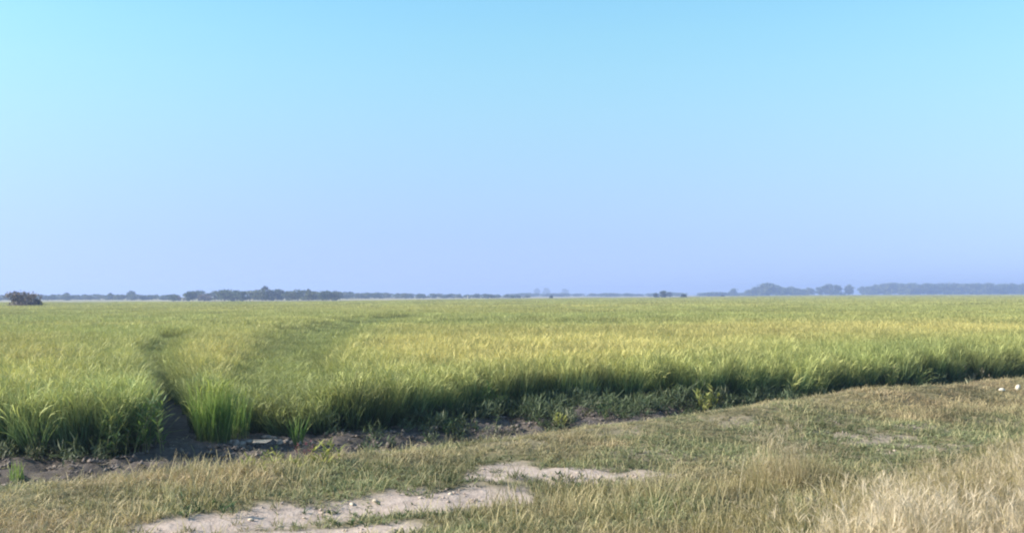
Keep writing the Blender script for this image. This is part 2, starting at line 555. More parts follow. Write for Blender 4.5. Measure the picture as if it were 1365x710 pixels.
def crop_tint(x, y):
    px, py, dep = to_px(np.stack([x, y, np.full_like(x, .38)], 1))
    ripe = 0.40 + blobs(px, py, [
        (320, 468, 90, 24, .55), (600, 460, 130, 20, .75), (780, 458, 150, 18, .65), (1000, 440, 160, 13, .65), (1250, 434, 150, 10, .65),
        (40, 475, 60, 26, .40), (380, 412, 200, 5, .15), (700, 410, 200, 6, .15),
        (160, 440, 100, 12, -.22), (450, 440, 55, 14, -.35), (200, 510, 60, 26, -.2), (100, 422, 200, 7, -.18),
        (900, 420, 250, 6, -.25), (560, 424, 120, 6, -.2), (1200, 412, 300, 6, -.10), (1130, 462, 120, 10, -.15)])
    ripe = ripe + (fbm(x * .10, y * .10, 81, 4) - .5) * .55 + (fbm(x * .8, y * .8, 85, 3) - .5) * .45
    # the unripe, still leafy rim of the crop
    s, t = st(x, y)
    ripe = ripe - .25 * (1 - sstep(.6, 3.5, t - T_RICE))
    ripe = np.clip(ripe, 0, 1)
    gd, gq = path_d(x, y, GAP)
    w3 = (1 - sstep(.35, .85, gd + (fbm(x * 1.7, y * 1.7, 103, 2) - .5) * .5)) * (1 - .35 * gq)
    ripe = ripe * (1 - w3)
    tone = .92 + (fbm(x * 1.3, y * 1.3, 91, 3) - .5) * .7 + (fbm(x * .05, y * .18, 95, 3) - .5) * .35
    d2, q2 = path_d(x, y, SWATH)
    w2 = 1 - sstep(.4 + .8 * q2, 1.1 + 2.3 * q2, d2 + (fbm(x * 1.1, y * 1.1, 99, 3) - .5) * 1.2)
    ripe = ripe * (1 - .95 * w2)
    tone = tone * (1 - .16 * w2)      # the late strip: younger, deeper green plants
    return np.stack([ripe, np.clip(tone, .5, 1.5), np.clip(ripe * .42 + (fbm(x * .5, y * .5, 97, 3) - .5) * .3, 0, 1)], 1), np.maximum(w2 * 2.3, w3 * 3.2 * (gq > .2))


def keep_crop(x, y, margin):
    s, t = st(x, y)
    edge = np.interp(s, EDGE_S, EDGE_T) + (fbm(s * .6, s * 0 + 2, 101, 5) - .5) * 1.0
    clear = path_d(x, y, CLEAR)[0] > .55
    d, q = path_d(x, y, GAP)
    gap = d > np.where(q < .40, .39 - .1 * q, .42 - .3 * q) * (.55 + .9 * fbm(x * 1.7, y * 1.7, 103, 2))
    px, py, dep = to_px(np.stack([x, y, np.full_like(x, .38)], 1))
    lim = np.interp(px, FB_X, FB_D)
    side = np.abs(x) < .60 * y + 6
    return (t > edge + margin) & clear & (gap | ((q > .34) & (d > .26 - .15 * q))) & (y < lim) & side & (y > 2)


def jitter_grid(x0, x1, y0, y1, step):
    X, Y = np.meshgrid(np.arange(x0, x1, step), np.arange(y0, y1, step))
    X = X.ravel() + rng.uniform(-.5, .5, X.size) * step; Y = Y.ravel() + rng.uniform(-.5, .5, Y.size) * step
    return X, Y


cp, cr, cs, cv, ct = [], [], [], [], []
off = 0
for (step, y0, y1, nv, tilt, zs) in ((.142, 9, 44, NV[0], .10, (.86, 1.14)), (1.0, 42, 112, NV[1], .0, (.93, 1.09)),
                                     (3.6, 108, 330, NV[2], .0, (.94, 1.08)), (11.5, 320, 1300, NV[3], .0, (.95, 1.06))):
    hw = .60 * y1 + 8
    X, Y = jitter_grid(-hw, hw, y0, y1, step)
    ok = keep_crop(X, Y, 0.0)
    X, Y = X[ok], Y[ok]
    n = len(X)
    tn, w2 = crop_tint(X, Y)
    z = np.where(Y < 60, terrain(X, Y), FIELD_Z) - .01
    rim = 1 - sstep(.2, 1.6, st(X, Y)[1] - np.interp(st(X, Y)[0], EDGE_S, EDGE_T))
    tn[:, 1] = np.clip(tn[:, 1] + rim * ((fbm(X * 2.2, Y * 2.2, 115, 3) - .5) * .8 + rng.normal(0, .10, n)), .45, 1.7)
    hs = rng.uniform(*zs, n) * (1 - rim * rng.random(n) ** 2 * .30) * (1 - .16 * w2) * (.93 + .18 * fbm(X * .35, Y * .35, 111, 3))
    wd = rng.uniform(.92, 1.12, n)
    cp.append(np.stack([X, Y, z], 1))
    s2, t2 = st(X, Y)
    tl = tilt * (1 + 1.2 * (1 - sstep(.3, 2.0, t2 - T_RICE)))
    cr.append(np.stack([rng.normal(0, 1, n) * tl, rng.normal(0, 1, n) * tl, rng.uniform(0, 6.283, n)], 1))
    cs.append(np.stack([wd, wd, hs], 1)); cv.append(rng.integers(0, nv, n) + off); ct.append(tn)
    off += nv
cat = np.concatenate
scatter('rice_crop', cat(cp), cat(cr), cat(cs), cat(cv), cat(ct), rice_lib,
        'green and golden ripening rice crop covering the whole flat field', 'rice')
print('rice instances', [len(a) for a in cp])

# ---------------------------------------------------------------- the low grass of the shoulder and the track's rims
def turf_tuft(n, hgt, wid, rad=.05, heads=2):
    def mk():
        p = Plant()
        p.add(blades(n, disc(n, rad), rng.uniform(0, 6.283, n), hgt * rng.uniform(.45, 1.1, n), rng.uniform(.1, .8, n),
                     np.abs(rng.normal(.5, .4, n)), wid * rng.uniform(.7, 1.3, n), 3))
        if heads:
            p.add(blades(heads, disc(heads, rad), rng.uniform(0, 6.283, heads), hgt * rng.uniform(1.2, 1.9, heads), rng.uniform(.0, .3, heads),
                         rng.uniform(.1, .6, heads), wid * .7, 3, k=1, tipw=.5))
        return p
    return mk


def mat_weed():
    p = Plant(); n = 26
    return p.add(blades(n, disc(n, .09), rng.uniform(0, 6.283, n), rng.uniform(.03, .08, n), rng.uniform(.5, 1.4, n),
                        rng.uniform(-.2, .5, n), rng.uniform(.010, .020, n), 2, belly=.6))


grass_lib = library('grass_kind', [turf_tuft(20, .11, .0065)] * 5 + [turf_tuft(18, .17, .006, heads=4)] * 3 + [mat_weed] * 4, m_grass)
X, Y = jitter_grid(-14, 26, 4.6, 31, .083)
s, t = st(X, Y)
edge = 9.75 + (fbm(s * .35, t * .1 + 3, 5, 3) - .5) * -1.0
b = bare_mask(X, Y)
slope = sstep(edge - .1, edge + .9, t)
prob = (1 - .97 * b) * (1 - .93 * slope) * (.55 + .9 * fbm(X * 1.6, Y * 1.6, 121, 3))
ok = (rng.random(len(X)) < prob) & (t < 15.0) & (t > 2.0) & (np.abs(X) < .58 * Y + 3)
X, Y = X[ok], Y[ok]; s, t = s[ok], t[ok]; n = len(X)
dr = dry_mask(X, Y)
px, py, dep = to_px(np.stack([X, Y, np.zeros(n)], 1))
rough_l = np.clip(blobs(px, py, [(180, 640, 260, 26, 1.0), (330, 612, 260, 9, .7), (640, 592, 160, 9, .7), (880, 680, 260, 30, .6)]), 0, 1)
low = np.clip(blobs(px, py, [(1150, 600, 260, 28, .9), (450, 655, 160, 20, .5), (700, 615, 200, 10, .4)]), 0, 1)
vid = np.where(rng.random(n) < rough_l * .6, rng.integers(5, 8, n), rng.integers(0, 5, n))
vid = np.where(rng.random(n) < np.clip(low * .6 + .1 - .3 * dr, 0, 1), rng.integers(8, 12, n), vid)
hs = rng.uniform(.55, 1.15, n) * (.55 + .9 * fbm(X * 1.1, Y * 1.1, 131, 3)) * (.75 + .55 * rough_l) * (1 - .3 * low) * (1 - .55 * sstep(8.0, 9.4, t))
tone = .95 + (fbm(X * 1.7, Y * 1.7, 141, 4) - .5) * 1.2
scatter('low_grass', np.stack([X, Y, terrain(X, Y) - .006], 1),
        np.stack([rng.normal(0, .15, n), rng.normal(0, .15, n), rng.uniform(0, 6.283, n)], 1),
        np.stack([rng.uniform(.8, 1.3, n)] * 2 + [hs], 1), vid,
        np.stack([dr, np.clip(tone, .45, 1.5), dr], 1), grass_lib,
        'short patchy green and brown grass over the roadside shoulder', 'grass')
print('grass instances', n)

# ---------------------------------------------------------------- scrubby weeds at the crop's foot
def scrub(hgt):
    def mk():
        p = Plant(); n = 46
        b = disc(n, .13); b[:, 2] = rng.uniform(0, .6, n) * hgt
        return p.add(blades(n, b, rng.uniform(0, 6.283, n), hgt * rng.uniform(.2, .5, n), rng.uniform(.2, 1.2, n), rng.uniform(-.2, .7, n), rng.uniform(.010, .024, n), 2, belly=.5))
    return mk


m_scrub = plant_mat('scrub_leaf', (.055, .08, .045), (.085, .115, .055), (.125, .155, .07), (.26, .22, .15), (.2, .2, .1), (.3, .25, .15), transl=.25)
scrub_lib = library('scrub_kind', [scrub(.22)] * 4 + [scrub(.42)] * 3, m_scrub)
X, Y = jitter_grid(-14, 30, 9, 36, .13)
s, t = st(X, Y)
te = np.interp(s, EDGE_S, EDGE_T)
far_r = sstep(4, 12, s)
q = (te - t) / (.45 + 1.3 * far_r)
prob = (q > -.5) * np.exp(-np.clip(q, 0, 9) ** 2 * 1.5) * sstep(.42, .62, fbm(X * .9, Y * .9, 211, 3) + .14 * far_r + .12 * (1 - sstep(-2.5, .5, X)))
ok = (rng.random(len(X)) < prob * (.5 + .3 * far_r)) & (path_d(X, Y, CLEAR)[0] > .7) & (path_d(X, Y, GAP)[0] > .5) & (t > 11.4)
X, Y, s = X[ok], Y[ok], s[ok]; n = len(X)
dr = np.clip((fbm(X * .7, Y * .7, 221, 3) - .45) * 1.8, 0, .8)
scatter('ditch_weeds', np.stack([X, Y, terrain(X, Y) - .02], 1), np.stack([rng.normal(0, .2, n), rng.normal(0, .2, n), rng.uniform(0, 6.283, n)], 1),
        np.stack([rng.uniform(.8, 1.5, n)] * 2 + [rng.uniform(.6, 1.2, n)], 1), rng.integers(0, 7, n),
        np.stack([dr, .8 + .5 * rng.random(n), dr * .7], 1), scrub_lib, 'dark scrubby weeds along the foot of the rice above the ditch', 'weeds')

# ---------------------------------------------------------------- crumbs of earth and bits of straw on the bare ground
m_crumb = rough_mat('earth_crumb', (.12, .10, .088), (.24, .20, .17), 9)
m_pale_crumb = rough_mat('pale_crumb', (.30, .24, .20), (.46, .37, .30), 9)


def crumbs(n, size):
    V, F = [], []
    o8 = np.array([(1, 0, 0), (0, 1, 0), (-1, 0, 0), (0, -1, 0), (0, 0, .8), (0, 0, -.6)], float)
    f8 = np.array([(0, 1, 4), (1, 2, 4), (2, 3, 4), (3, 0, 4), (1, 0, 5), (2, 1, 5), (3, 2, 5), (0, 3, 5)])
    c = disc(n, .12)
    for i in range(n):
        k = size * rng.uniform(.3, 1.0)
        V.append(o8 * k * rng.uniform(.6, 1.3, (6, 1)) + c[i] + rng.normal(0, .15, (6, 3)) * k); F.append(f8 + 6 * i)
    return np.concatenate(V), np.concatenate(F)


def straw_bits():
    n = 9; b = disc(n, .14); b[:, 2] = rng.uniform(.004, .02, n)
    return Plant().add(blades(n, b, rng.uniform(0, 6.283, n), rng.uniform(.05, .17, n), rng.uniform(1.35, 1.62, n), rng.uniform(-.2, .2, n), rng.uniform(.003, .006, n), 2))


lit_lib = bpy.data.collections.new('litter_kind')
for i in range(9):
    if i < 6:
        v_, f_ = crumbs(10, .035 if i < 3 else .018)
        me = new_mesh('litter_kind_%03d' % i, v_, [f_], [m_crumb if i < 3 else m_pale_crumb])
    else:
        me = straw_bits().mesh('litter_kind_%03d' % i, m_straw)
    lit_lib.objects.link(bpy.data.objects.new('litter_kind_%03d' % i, me))
X, Y = jitter_grid(-14, 26, 5, 34, .16)
s, t = st(X, Y)
te = np.interp(s, EDGE_S, EDGE_T)
soil_z = (t > 10.6) & (t < te + .4); bz = bare_mask(X, Y)
ok = ((soil_z & (rng.random(len(X)) < .75)) | (rng.random(len(X)) < bz * .35)) & (np.abs(X) < .58 * Y + 2)
X, Y, soil_z = X[ok], Y[ok], soil_z[ok]; n = len(X)
vid = np.where(rng.random(n) < .45, rng.integers(6, 9, n), np.where(soil_z, rng.integers(0, 3, n), rng.integers(3, 6, n)))
scatter('ground_litter', np.stack([X, Y, terrain(X, Y)], 1), np.stack([rng.normal(0, .1, n), rng.normal(0, .1, n), rng.uniform(0, 6.283, n)], 1),
        np.repeat(rng.uniform(.6, 1.5, n)[:, None], 3, 1), vid, np.stack([rng.random(n) * .6, rng.uniform(.5, .95, n), .3 + .5 * rng.random(n)], 1), lit_lib,
        'crumbs of earth and bits of straw strewn over the bare ground', 'litter')

# ---------------------------------------------------------------- tall dry grass nearest the camera
def straw_tuft(hgt, n=34, culms=9):
    def mk():
        p = Plant()
        p.add(blades(n, disc(n, .07), rng.uniform(0, 6.283, n), hgt * rng.uniform(.45, .95, n), rng.uniform(.05, .6, n),
                     np.abs(rng.normal(.6, .5, n)), rng.uniform(.0022, .0042, n), 4))
        b = disc(culms, .06); az = rng.uniform(0, 6.283, culms)
        hl = hgt * rng.uniform(.75, 1.1, culms); le = rng.uniform(.0, .35, culms)
        p.add(blades(culms, b, az, hl, le, 0, .003, 1, tipw=.7))
        tip = b + np.stack([hl * np.sin(le) * np.cos(az), hl * np.sin(le) * np.sin(az), hl * np.cos(le)], 1)
        for q in range(7):      # loose feathery seed head: several fine spikelets each
            o = tip.copy(); o[:, 2] -= rng.uniform(0, .10, culms) * hgt
            p.add(blades(culms, o, az + rng.uniform(-1.4, 1.4, culms), hgt * rng.uniform(.08, .16, culms), le + rng.uniform(.05, .6, culms),
                         rng.uniform(.1, .8, culms), .0024, 2, k=1, tipw=.3, belly=.5))
        return p
    return mk


straw_lib = library('straw_kind', [straw_tuft(.18, 34, 5)] * 4 + [straw_tuft(.46, 64, 16)] * 4, m_straw)
X, Y = jitter_grid(-3, 12, 3.6, 14, .075)
s, t = st(X, Y); px, py, dep = to_px(np.stack([X, Y, np.zeros(len(X))], 1))
tt = t + (fbm(s * .8, t * .8, 151, 3) - .5) * 1.3
p1 = (1 - sstep(5.0, 6.1, tt)) * sstep(540, 700, px + (py - 700) * .8)
p2 = blobs(px, py, [(1050, 650, 70, 16, .7), (1180, 668, 60, 12, .3), (850, 665, 130, 14, .25)])
ok = (rng.random(len(X)) < np.clip((.20 + .50 * sstep(1040, 1180, px)) * p1 + p2, 0, 1) * (.35 + fbm(X * 1.4, Y * 1.4, 161, 3))) & (np.abs(X) < .62 * Y + 2) & (bare_mask(X, Y) < .4)
n = int(ok.sum())
big = .85 * blobs(px[ok], py[ok], [(1050, 650, 60, 14, 1.0)]) * (rng.random(int(ok.sum())) < .5) + (1 - sstep(3.3, 4.0, tt[ok])) * sstep(1050, 1180, px[ok])
X, Y, px, py = X[ok], Y[ok], px[ok], py[ok]
vid = np.where(rng.random(n) < big, rng.integers(4, 8, n), rng.integers(0, 4, n))
dr = np.clip(.12 + .62 * big + (fbm(X * .9, Y * .9, 171, 3) - .5) * .9, 0, 1)
hs = rng.uniform(.55, 1.12, n) * (.55 + .8 * fbm(X * .9, Y * .9, 181, 3))
scatter('tall_dry_grass', np.stack([X, Y, terrain(X, Y) - .01], 1),
        np.stack([rng.normal(0, .16, n), rng.normal(.06, .16, n), rng.uniform(0, 6.283, n)], 1),
        np.stack([rng.uniform(.85, 1.25, n)] * 2 + [hs], 1), vid,
        np.stack([dr, np.clip(.9 + (fbm(X * 1.5, Y * 1.5, 191, 3) - .5) * .7, .5, 1.4), dr], 1), straw_lib,
        'tall pale straw grass with feathery heads in the bottom right foreground', 'grass')
print('straw instances', n)

# ---------------------------------------------------------------- things: helpers
def empty(name, loc, label, cat, group=None, rz=0.0):
    o = bpy.data.objects.new(name, None); COL.objects.link(o)
    o.empty_display_size = .2
    o.location = loc; o.rotation_euler = (0, 0, rz)
    o['label'] = label; o['category'] = cat
    if group:
        o['group'] = group
    return o


def part(name, me, parent):
    o = bpy.data.objects.new(name, me); COL.objects.link(o)
    o.parent = parent
    return o


def tube(pts, rads, sides=6):
    V, F = [], []
    for i, (p, r) in enumerate(zip(pts, rads)):
        p = Vector(p)
        d = (Vector(pts[min(i + 1, len(pts) - 1)]) - Vector(pts[max(i - 1, 0)])).normalized()
        a = d.orthogonal().normalized(); b = d.cross(a)
        for k in range(sides):
            q = 2 * math.pi * k / sides
            V.append(p + (a * math.cos(q) + b * math.sin(q)) * r)
    for i in range(len(pts) - 1):
        for k in range(sides):
            k2 = (k + 1) % sides
            F.append((i * sides + k, i * sides + k2, (i + 1) * sides + k2, (i + 1) * sides + k))
    return np.array([tuple(v) for v in V]), np.array(F)


def tubes(name, list_, mat):
    V, F, n = [], [], 0
    for pts, rads in list_:
        v, f = tube(pts, rads); V.append(v); F.append(f + n); n += len(v)
    return new_mesh(name, np.concatenate(V), [np.concatenate(F)], [mat], smooth=True)


# ---------------------------------------------------------------- single rice plants of the front rank
def rice_plant(px, py, hgt, rad, n_leaf, heads, label, name='rice_clump', wid=.0115, arch=.2):
    g = on_ground(px, py, FIELD_Z)
    o = empty(name, g, label, 'rice plant', 'single rice plants at the field edge')
    p = Plant()
    n = n_leaf
    az = rng.uniform(0, 6.283, n); b = disc(n, rad)
    p.add(blades(n, b, az, hgt * rng.uniform(.55, 1.05, n), rng.uniform(.0, .22, n) + arch * .35 * rng.random(n), np.abs(rng.normal(arch, .3, n)), wid * rng.uniform(.7, 1.3, n), 6))
    part('leaves', p.mesh('rice_leaves', m_rice1), o)['kind'] = 'stuff'
    if heads:
        p = Plant(); b = disc(heads, rad); az = rng.uniform(0, 6.283, heads)
        hl = hgt * rng.uniform(.65, .82, heads); le = rng.uniform(.0, .18, heads)
        p.add(blades(heads, b, az, hl, le, 0, .005, 2, tipw=.6))
        tip = b + np.stack([hl * np.sin(le) * np.cos(az), hl * np.sin(le) * np.sin(az), hl * np.cos(le)], 1)
        p.add(blades(heads, tip, az, hgt * .24, rng.uniform(.1, .4, heads), rng.uniform(.8, 2, heads), .015, 5, k=1, tipw=.3, belly=.55))
        part('seed_heads', p.mesh('rice_heads', m_rice1), o)['kind'] = 'stuff'
    return o


rice_plant(285, 588, 1.04, .25, 420, 70, 'tall bright green rice clump at the field corner beside the dark furrow')
rice_plant(318, 584, .86, .16, 90, 10, 'rice clump tucked against the right side of the tall corner clump')
rice_plant(397, 596, .58, .06, 34, 0, 'lone small bright green rice sprout on the bare soil below the crop', wid=.020, arch=.55)
rice_plant(22, 640, .34, .09, 34, 0, 'small green sprout at the ditch rim by the left frame edge')

# ---------------------------------------------------------------- weeds: stems and broad leaves, each its own
def weed(px, py, hgt, spread, n_stem, leaf, mat, label, name='weed', z0=FIELD_Z, cat_='weed', leaves=14, lean=.5, group='weeds along the ditch and field edge'):
    g = on_ground(px, py, z0)
    o = empty(name, g, label, cat_, group)
    sts = []; p = Plant()
    for i in range(n_stem):
        az = rng.uniform(0, 6.283); le = rng.uniform(.05, lean); L = hgt * rng.uniform(.6, 1.05)
        b = np.array([rng.normal(0, .12), rng.normal(0, .12), -.02]) * np.array([spread, spread, 1])
        pts = []
        for q in range(5):
            u = q / 4
            rr = L * u * math.sin(le * (.6 + .7 * u))
            pts.append((b[0] + rr * math.cos(az) * 1.0, b[1] + rr * math.sin(az), b[2] + L * u * math.cos(le * (.6 + .7 * u))))
        sts.append((pts, [.006 * hgt ** .5 * (1.2 - u) + .0015 for u in np.linspace(0, 1, 5)]))
        pa = np.array(pts)
        us = rng.uniform(.15, 1.0, leaves); ix = us * 4; i0 = np.minimum(ix.astype(int), 3); fr = (ix - i0)[:, None]
        base = pa[i0] * (1 - fr) + pa[i0 + 1] * fr
        p.add(blades(leaves, base, rng.uniform(0, 6.283, leaves), leaf * rng.uniform(.6, 1.3, leaves), rng.uniform(.4, 1.3, leaves),
                     rng.uniform(.1, .8, leaves), leaf * .22 * rng.uniform(.7, 1.3, leaves), 3, belly=.45))
    part('stems', tubes('weed_stems', sts, m_stem), o)['kind'] = 'stuff'
    part('leaves', p.mesh('weed_leaves', mat), o)['kind'] = 'stuff'
    return o


weed(186, 602, .80, 1.5, 26, .13, m_weed, 'leafy yellowish green weed standing at the ditch edge left of the furrow', leaves=22)
weed(150, 606, .55, 1.4, 14, .12, m_weed_dark, 'dark bushy weed under the rice left of the yellowish leafy weed', leaves=20)
weed(608, 577, .34, 2.2, 22, .10, m_weed_dark, 'low dark green bush sprawling on the bare ditch bank', leaves=18, lean=1.0)
weed(742, 571, .33, .6, 8, .11, m_weed_yellow, 'small yellow green weed standing alone on the bare bank', leaves=12)
weed(808, 557, .34, .9, 10, .10, m_weed_dark, 'small dark green weed at the right end of the bare bank', leaves=14)
weed(646, 553, .65, 1.2, 16, .12, m_weed, 'pale stemmed weed leaning out of the shaded rice front', leaves=16)
weed(945, 545, .55, .8, 10, .15, m_weed_yellow, 'tall yellowish weed in front of the shaded rice right of centre', leaves=12)
weed(1190, 522, .6, .9, 12, .14, m_weed_dry, 'dry brown stalky weed at the rice front below the far tree clump', leaves=10)
weed(1275, 513, .5, 3.0, 30, .12, m_weed_dry, 'wide dry grey brush at the rice front left of the white stones', leaves=12)
weed(1105, 530, .3, 1.8, 14, .11, m_weed_dry, 'low greyish brush below the rice wall right of centre', leaves=12)
weed(1335, 505, .5, 2.2, 16, .10, m_weed_dark, 'dark green brush behind the two white stones', leaves=14)
weed(408, 605, .26, .5, 7, .07, m_weed_red, 'small reddish purple weed on the dark soil beside the lone sprout', leaves=9)
weed(425, 618, .24, .7, 9, .10, m_weed_yellow, 'yellow leafed weed at the grass rim below the reddish weed', z0=0.0, leaves=8)
weed(352, 622, .16, 1.6, 16, .09, m_weed_yellow, 'flat patch of yellow leaves at the grass rim below the mud ledge', z0=0.0, leaves=8, lean=1.1)
weed(366, 608, .20, 1.0, 12, .07, m_weed_dark, 'small grey green weed on the ditch soil under the mud ledge', leaves=10)
weed(268, 682, .13, 1.5, 14, .06, m_weed_dark, 'low dark weed in the brown grass left of the bare track', z0=0.0, leaves=12, lean=1.1)
weed(450, 682, .05, 1.8, 22, .05, m_weed_dark, 'low green mat growing in the middle of the bare track', z0=0.0, leaves=12, lean=1.3)
weed(528, 696, .05, 1.4, 18, .05, m_weed_dark, 'smaller green mat in the bare track nearest the camera', z0=0.0, leaves=12, lean=1.3)
weed(760, 640, .07, 1.8, 18, .06, m_weed_dark, 'dark green mat on the front rim of the far bare patch', z0=0.0, leaves=12, lean=1.2)

# an arching dead stalk on the soil
g = on_ground(262, 613, FIELD_Z)
o = empty('dead_stalk', g, 'single pale arching dead stalk against the dark ditch soil', 'stalk')
part('stem', tubes('stalk_stem', [([(0, 0, -.02), (-.03, 0, .12), (-.08, .01, .22), (-.15, .02, .26), (-.20, .02, .24)], [.005, .004, .004, .003, .002])], m_stem), o)

for i, (px, py, L, lean_, az, lb) in enumerate((
        (1112, 706, .42, .55, 2.6, 'bent pale stalk leaning left across the dry grass below the tall pink tuft'),
        (1128, 708, .38, .75, .4, 'bent pale stalk crossing the left leaning one in the dry grass'),
        (690, 700, .34, .4, 1.9, 'lone pale stalk standing in the grass right of the bare track'),
        (1215, 702, .55, .35, 2.9, 'tall pale stalk at the left end of the bright straw corner'),
        (1300, 690, .60, .45, .3, 'tall pale stalk leaning right in the bright straw corner'),
        (905, 690, .36, .6, 3.3, 'bent stalk lying low in the olive grass at the bottom centre right'),
        (985, 672, .40, .3, .9, 'straight thin stalk in the olive grass left of the tall pink tuft'))):
    g = on_ground(px, py)
    o = empty('dry_stalk', g, lb, 'stalk', 'single dry stalks in the foreground')
    pts = [(L * u * math.sin(lean_ * u) * math.cos(az), L * u * math.sin(lean_ * u) * math.sin(az), L * u * math.cos(lean_ * u) - .02) for u in (0, .25, .5, .75, 1)]
    part('stem', tubes('stalk_stem', [(pts, [.0028, .0026, .0022, .0018, .001])], m_stalk), o)
    p = Plant(); b = np.repeat(np.array(pts[2:]), 5, 0) + rng.normal(0, .008, (15, 3))
    p.add(blades(15, b, rng.uniform(0, 6.283, 15), rng.uniform(.03, .09, 15), rng.uniform(.3, 1.0, 15), rng.uniform(.1, .8, 15), .003, 2, k=1, tipw=.3))
    part('seed_head', p.mesh('stalk_head', m_weed_dry), o)['kind'] = 'stuff'

# ---------------------------------------------------------------- lumps: stones, clods, the mud ledge
def lump(name, loc, size, mat, label=None, cat=None, group=None, seed=0, rz=0, parent=None, lvl=2):
    import bmesh
    bm = bmesh.new()
    bmesh.ops.create_icosphere(bm, subdivisions=lvl, radius=.5)
    rr = random.Random(seed)
    ph = [rr.uniform(0, 6.28) for _ in range(6)]
    for v in bm.verts:
        c = v.co
        k = 1 + .16 * math.sin(5 * c.x + ph[0]) + .14 * math.sin(6 * c.y + ph[1]) + .12 * math.sin(7 * c.z + ph[2]) + .07 * math.sin(13 * (c.x + c.y) + ph[3])
        v.co = Vector((c.x * size[0], c.y * size[1], c.z * size[2])) * k
    me = bpy.data.meshes.new(name); bm.to_mesh(me); bm.free()
    me.materials.append(mat)
    me.polygons.foreach_set('use_smooth', np.ones(len(me.polygons), bool))
    o = bpy.data.objects.new(name, me); COL.objects.link(o)
    o.location = loc; o.rotation_euler = (0, 0, rz)
    if parent:
        o.parent = parent
    if label:
        o['label'] = label; o['category'] = cat
    if group:
        o['group'] = group
    return o


g = on_ground(1335, 521.5); lump('white_stone', g + Vector((0, 0, .03)), (.105, .08, .06), m_white, 'rounded cream white stone on the grass, left one of the pair', 'stone', 'white stones on the verge', 3)
g = on_ground(1357, 520.5)
o = lump('white_stone', g + Vector((0, 0, .04)), (.07, .07, .11), m_white, 'upright tilted white stone on the grass at the right frame edge', 'stone', 'white stones on the verge', 5)
o.rotation_euler = (0, R(28), .4)

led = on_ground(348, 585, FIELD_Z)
o = empty('mud_ledge', led, 'mud ledge coloured pale as if sunlit between the tall rice clump and the lone sprout', 'mud bank')
lump('ledge_top', Vector((0, .0, .07)), (.95, .18, .075), m_mud, seed=19, rz=.10, parent=o, lvl=4)  # lies in the crop's shadow; its sunlight is painted as a paler colour
for i in range(11):
    q = on_ground(306 + i * 8.5, 588.0 + (i * 7 % 3) * 1.6, FIELD_Z) - led
    lump('mud_block', q + Vector((0, -.05, .0)), (.10 + .08 * random.random(), .12, .07 + .05 * random.random()), m_block, seed=20 + i, rz=random.random() * 3, parent=o, lvl=3)
for i in range(26):
    px = [60, 120, 175, 250, 300, 330, 350, 375, 430, 450, 470, 480, 495, 520, 545, 575, 600, 650, 670, 690, 705, 725, 775, 790, 815, 840][i]
    y0 = np.interp(px, [0, 250, 400, 560, 650, 840], [618, 606, 602, 588, 572, 552]) + random.uniform(-5, 5)
    g = on_ground(px, float(y0), FIELD_Z)
    k = random.uniform(.06, .15)
    lump('soil_clod', g + Vector((0, 0, .01)), (k, k * .8, k * .6), m_clod, 'dark lump of earth lying on the bare ditch bank', 'clod', 'clods on the ditch bank', 60 + i, random.random() * 6)
for i in range(14):
    px, py = [(335, 693), (372, 702), (405, 690), (470, 672), (500, 668), (560, 664), (600, 658), (650, 660), (440, 700), (700, 634), (735, 637), (770, 630), (800, 636), (820, 631)][i]
    g = on_ground(px, py)
    k = random.uniform(.025, .06)
    lump('track_clod', g + Vector((0, 0, .004)), (k, k * .8, k * .5), m_mud, 'small pale clod lying on the bare track', 'clod', 'clods on the bare track', 160 + i, random.random() * 6)

# ---------------------------------------------------------------- trees and shrubs of the horizon
def foliage_mat(name, a, b, bright=1.0):
    return plant_mat(name, a, tuple((x + y) / 2 for x, y in zip(a, b)), b, b, b, b, inst=False, ripe=0.0, transl=.2)


m_tree = [foliage_mat('tree_foliage', (.075, .10, .06), (.12, .155, .085)), foliage_mat('olive_foliage', (.095, .11, .065), (.15, .17, .09))]
m_dusky = foliage_mat('dusky_foliage', (.13, .105, .085), (.22, .175, .13))
m_dark = foliage_mat('dark_foliage', (.03, .045, .03), (.06, .08, .04))


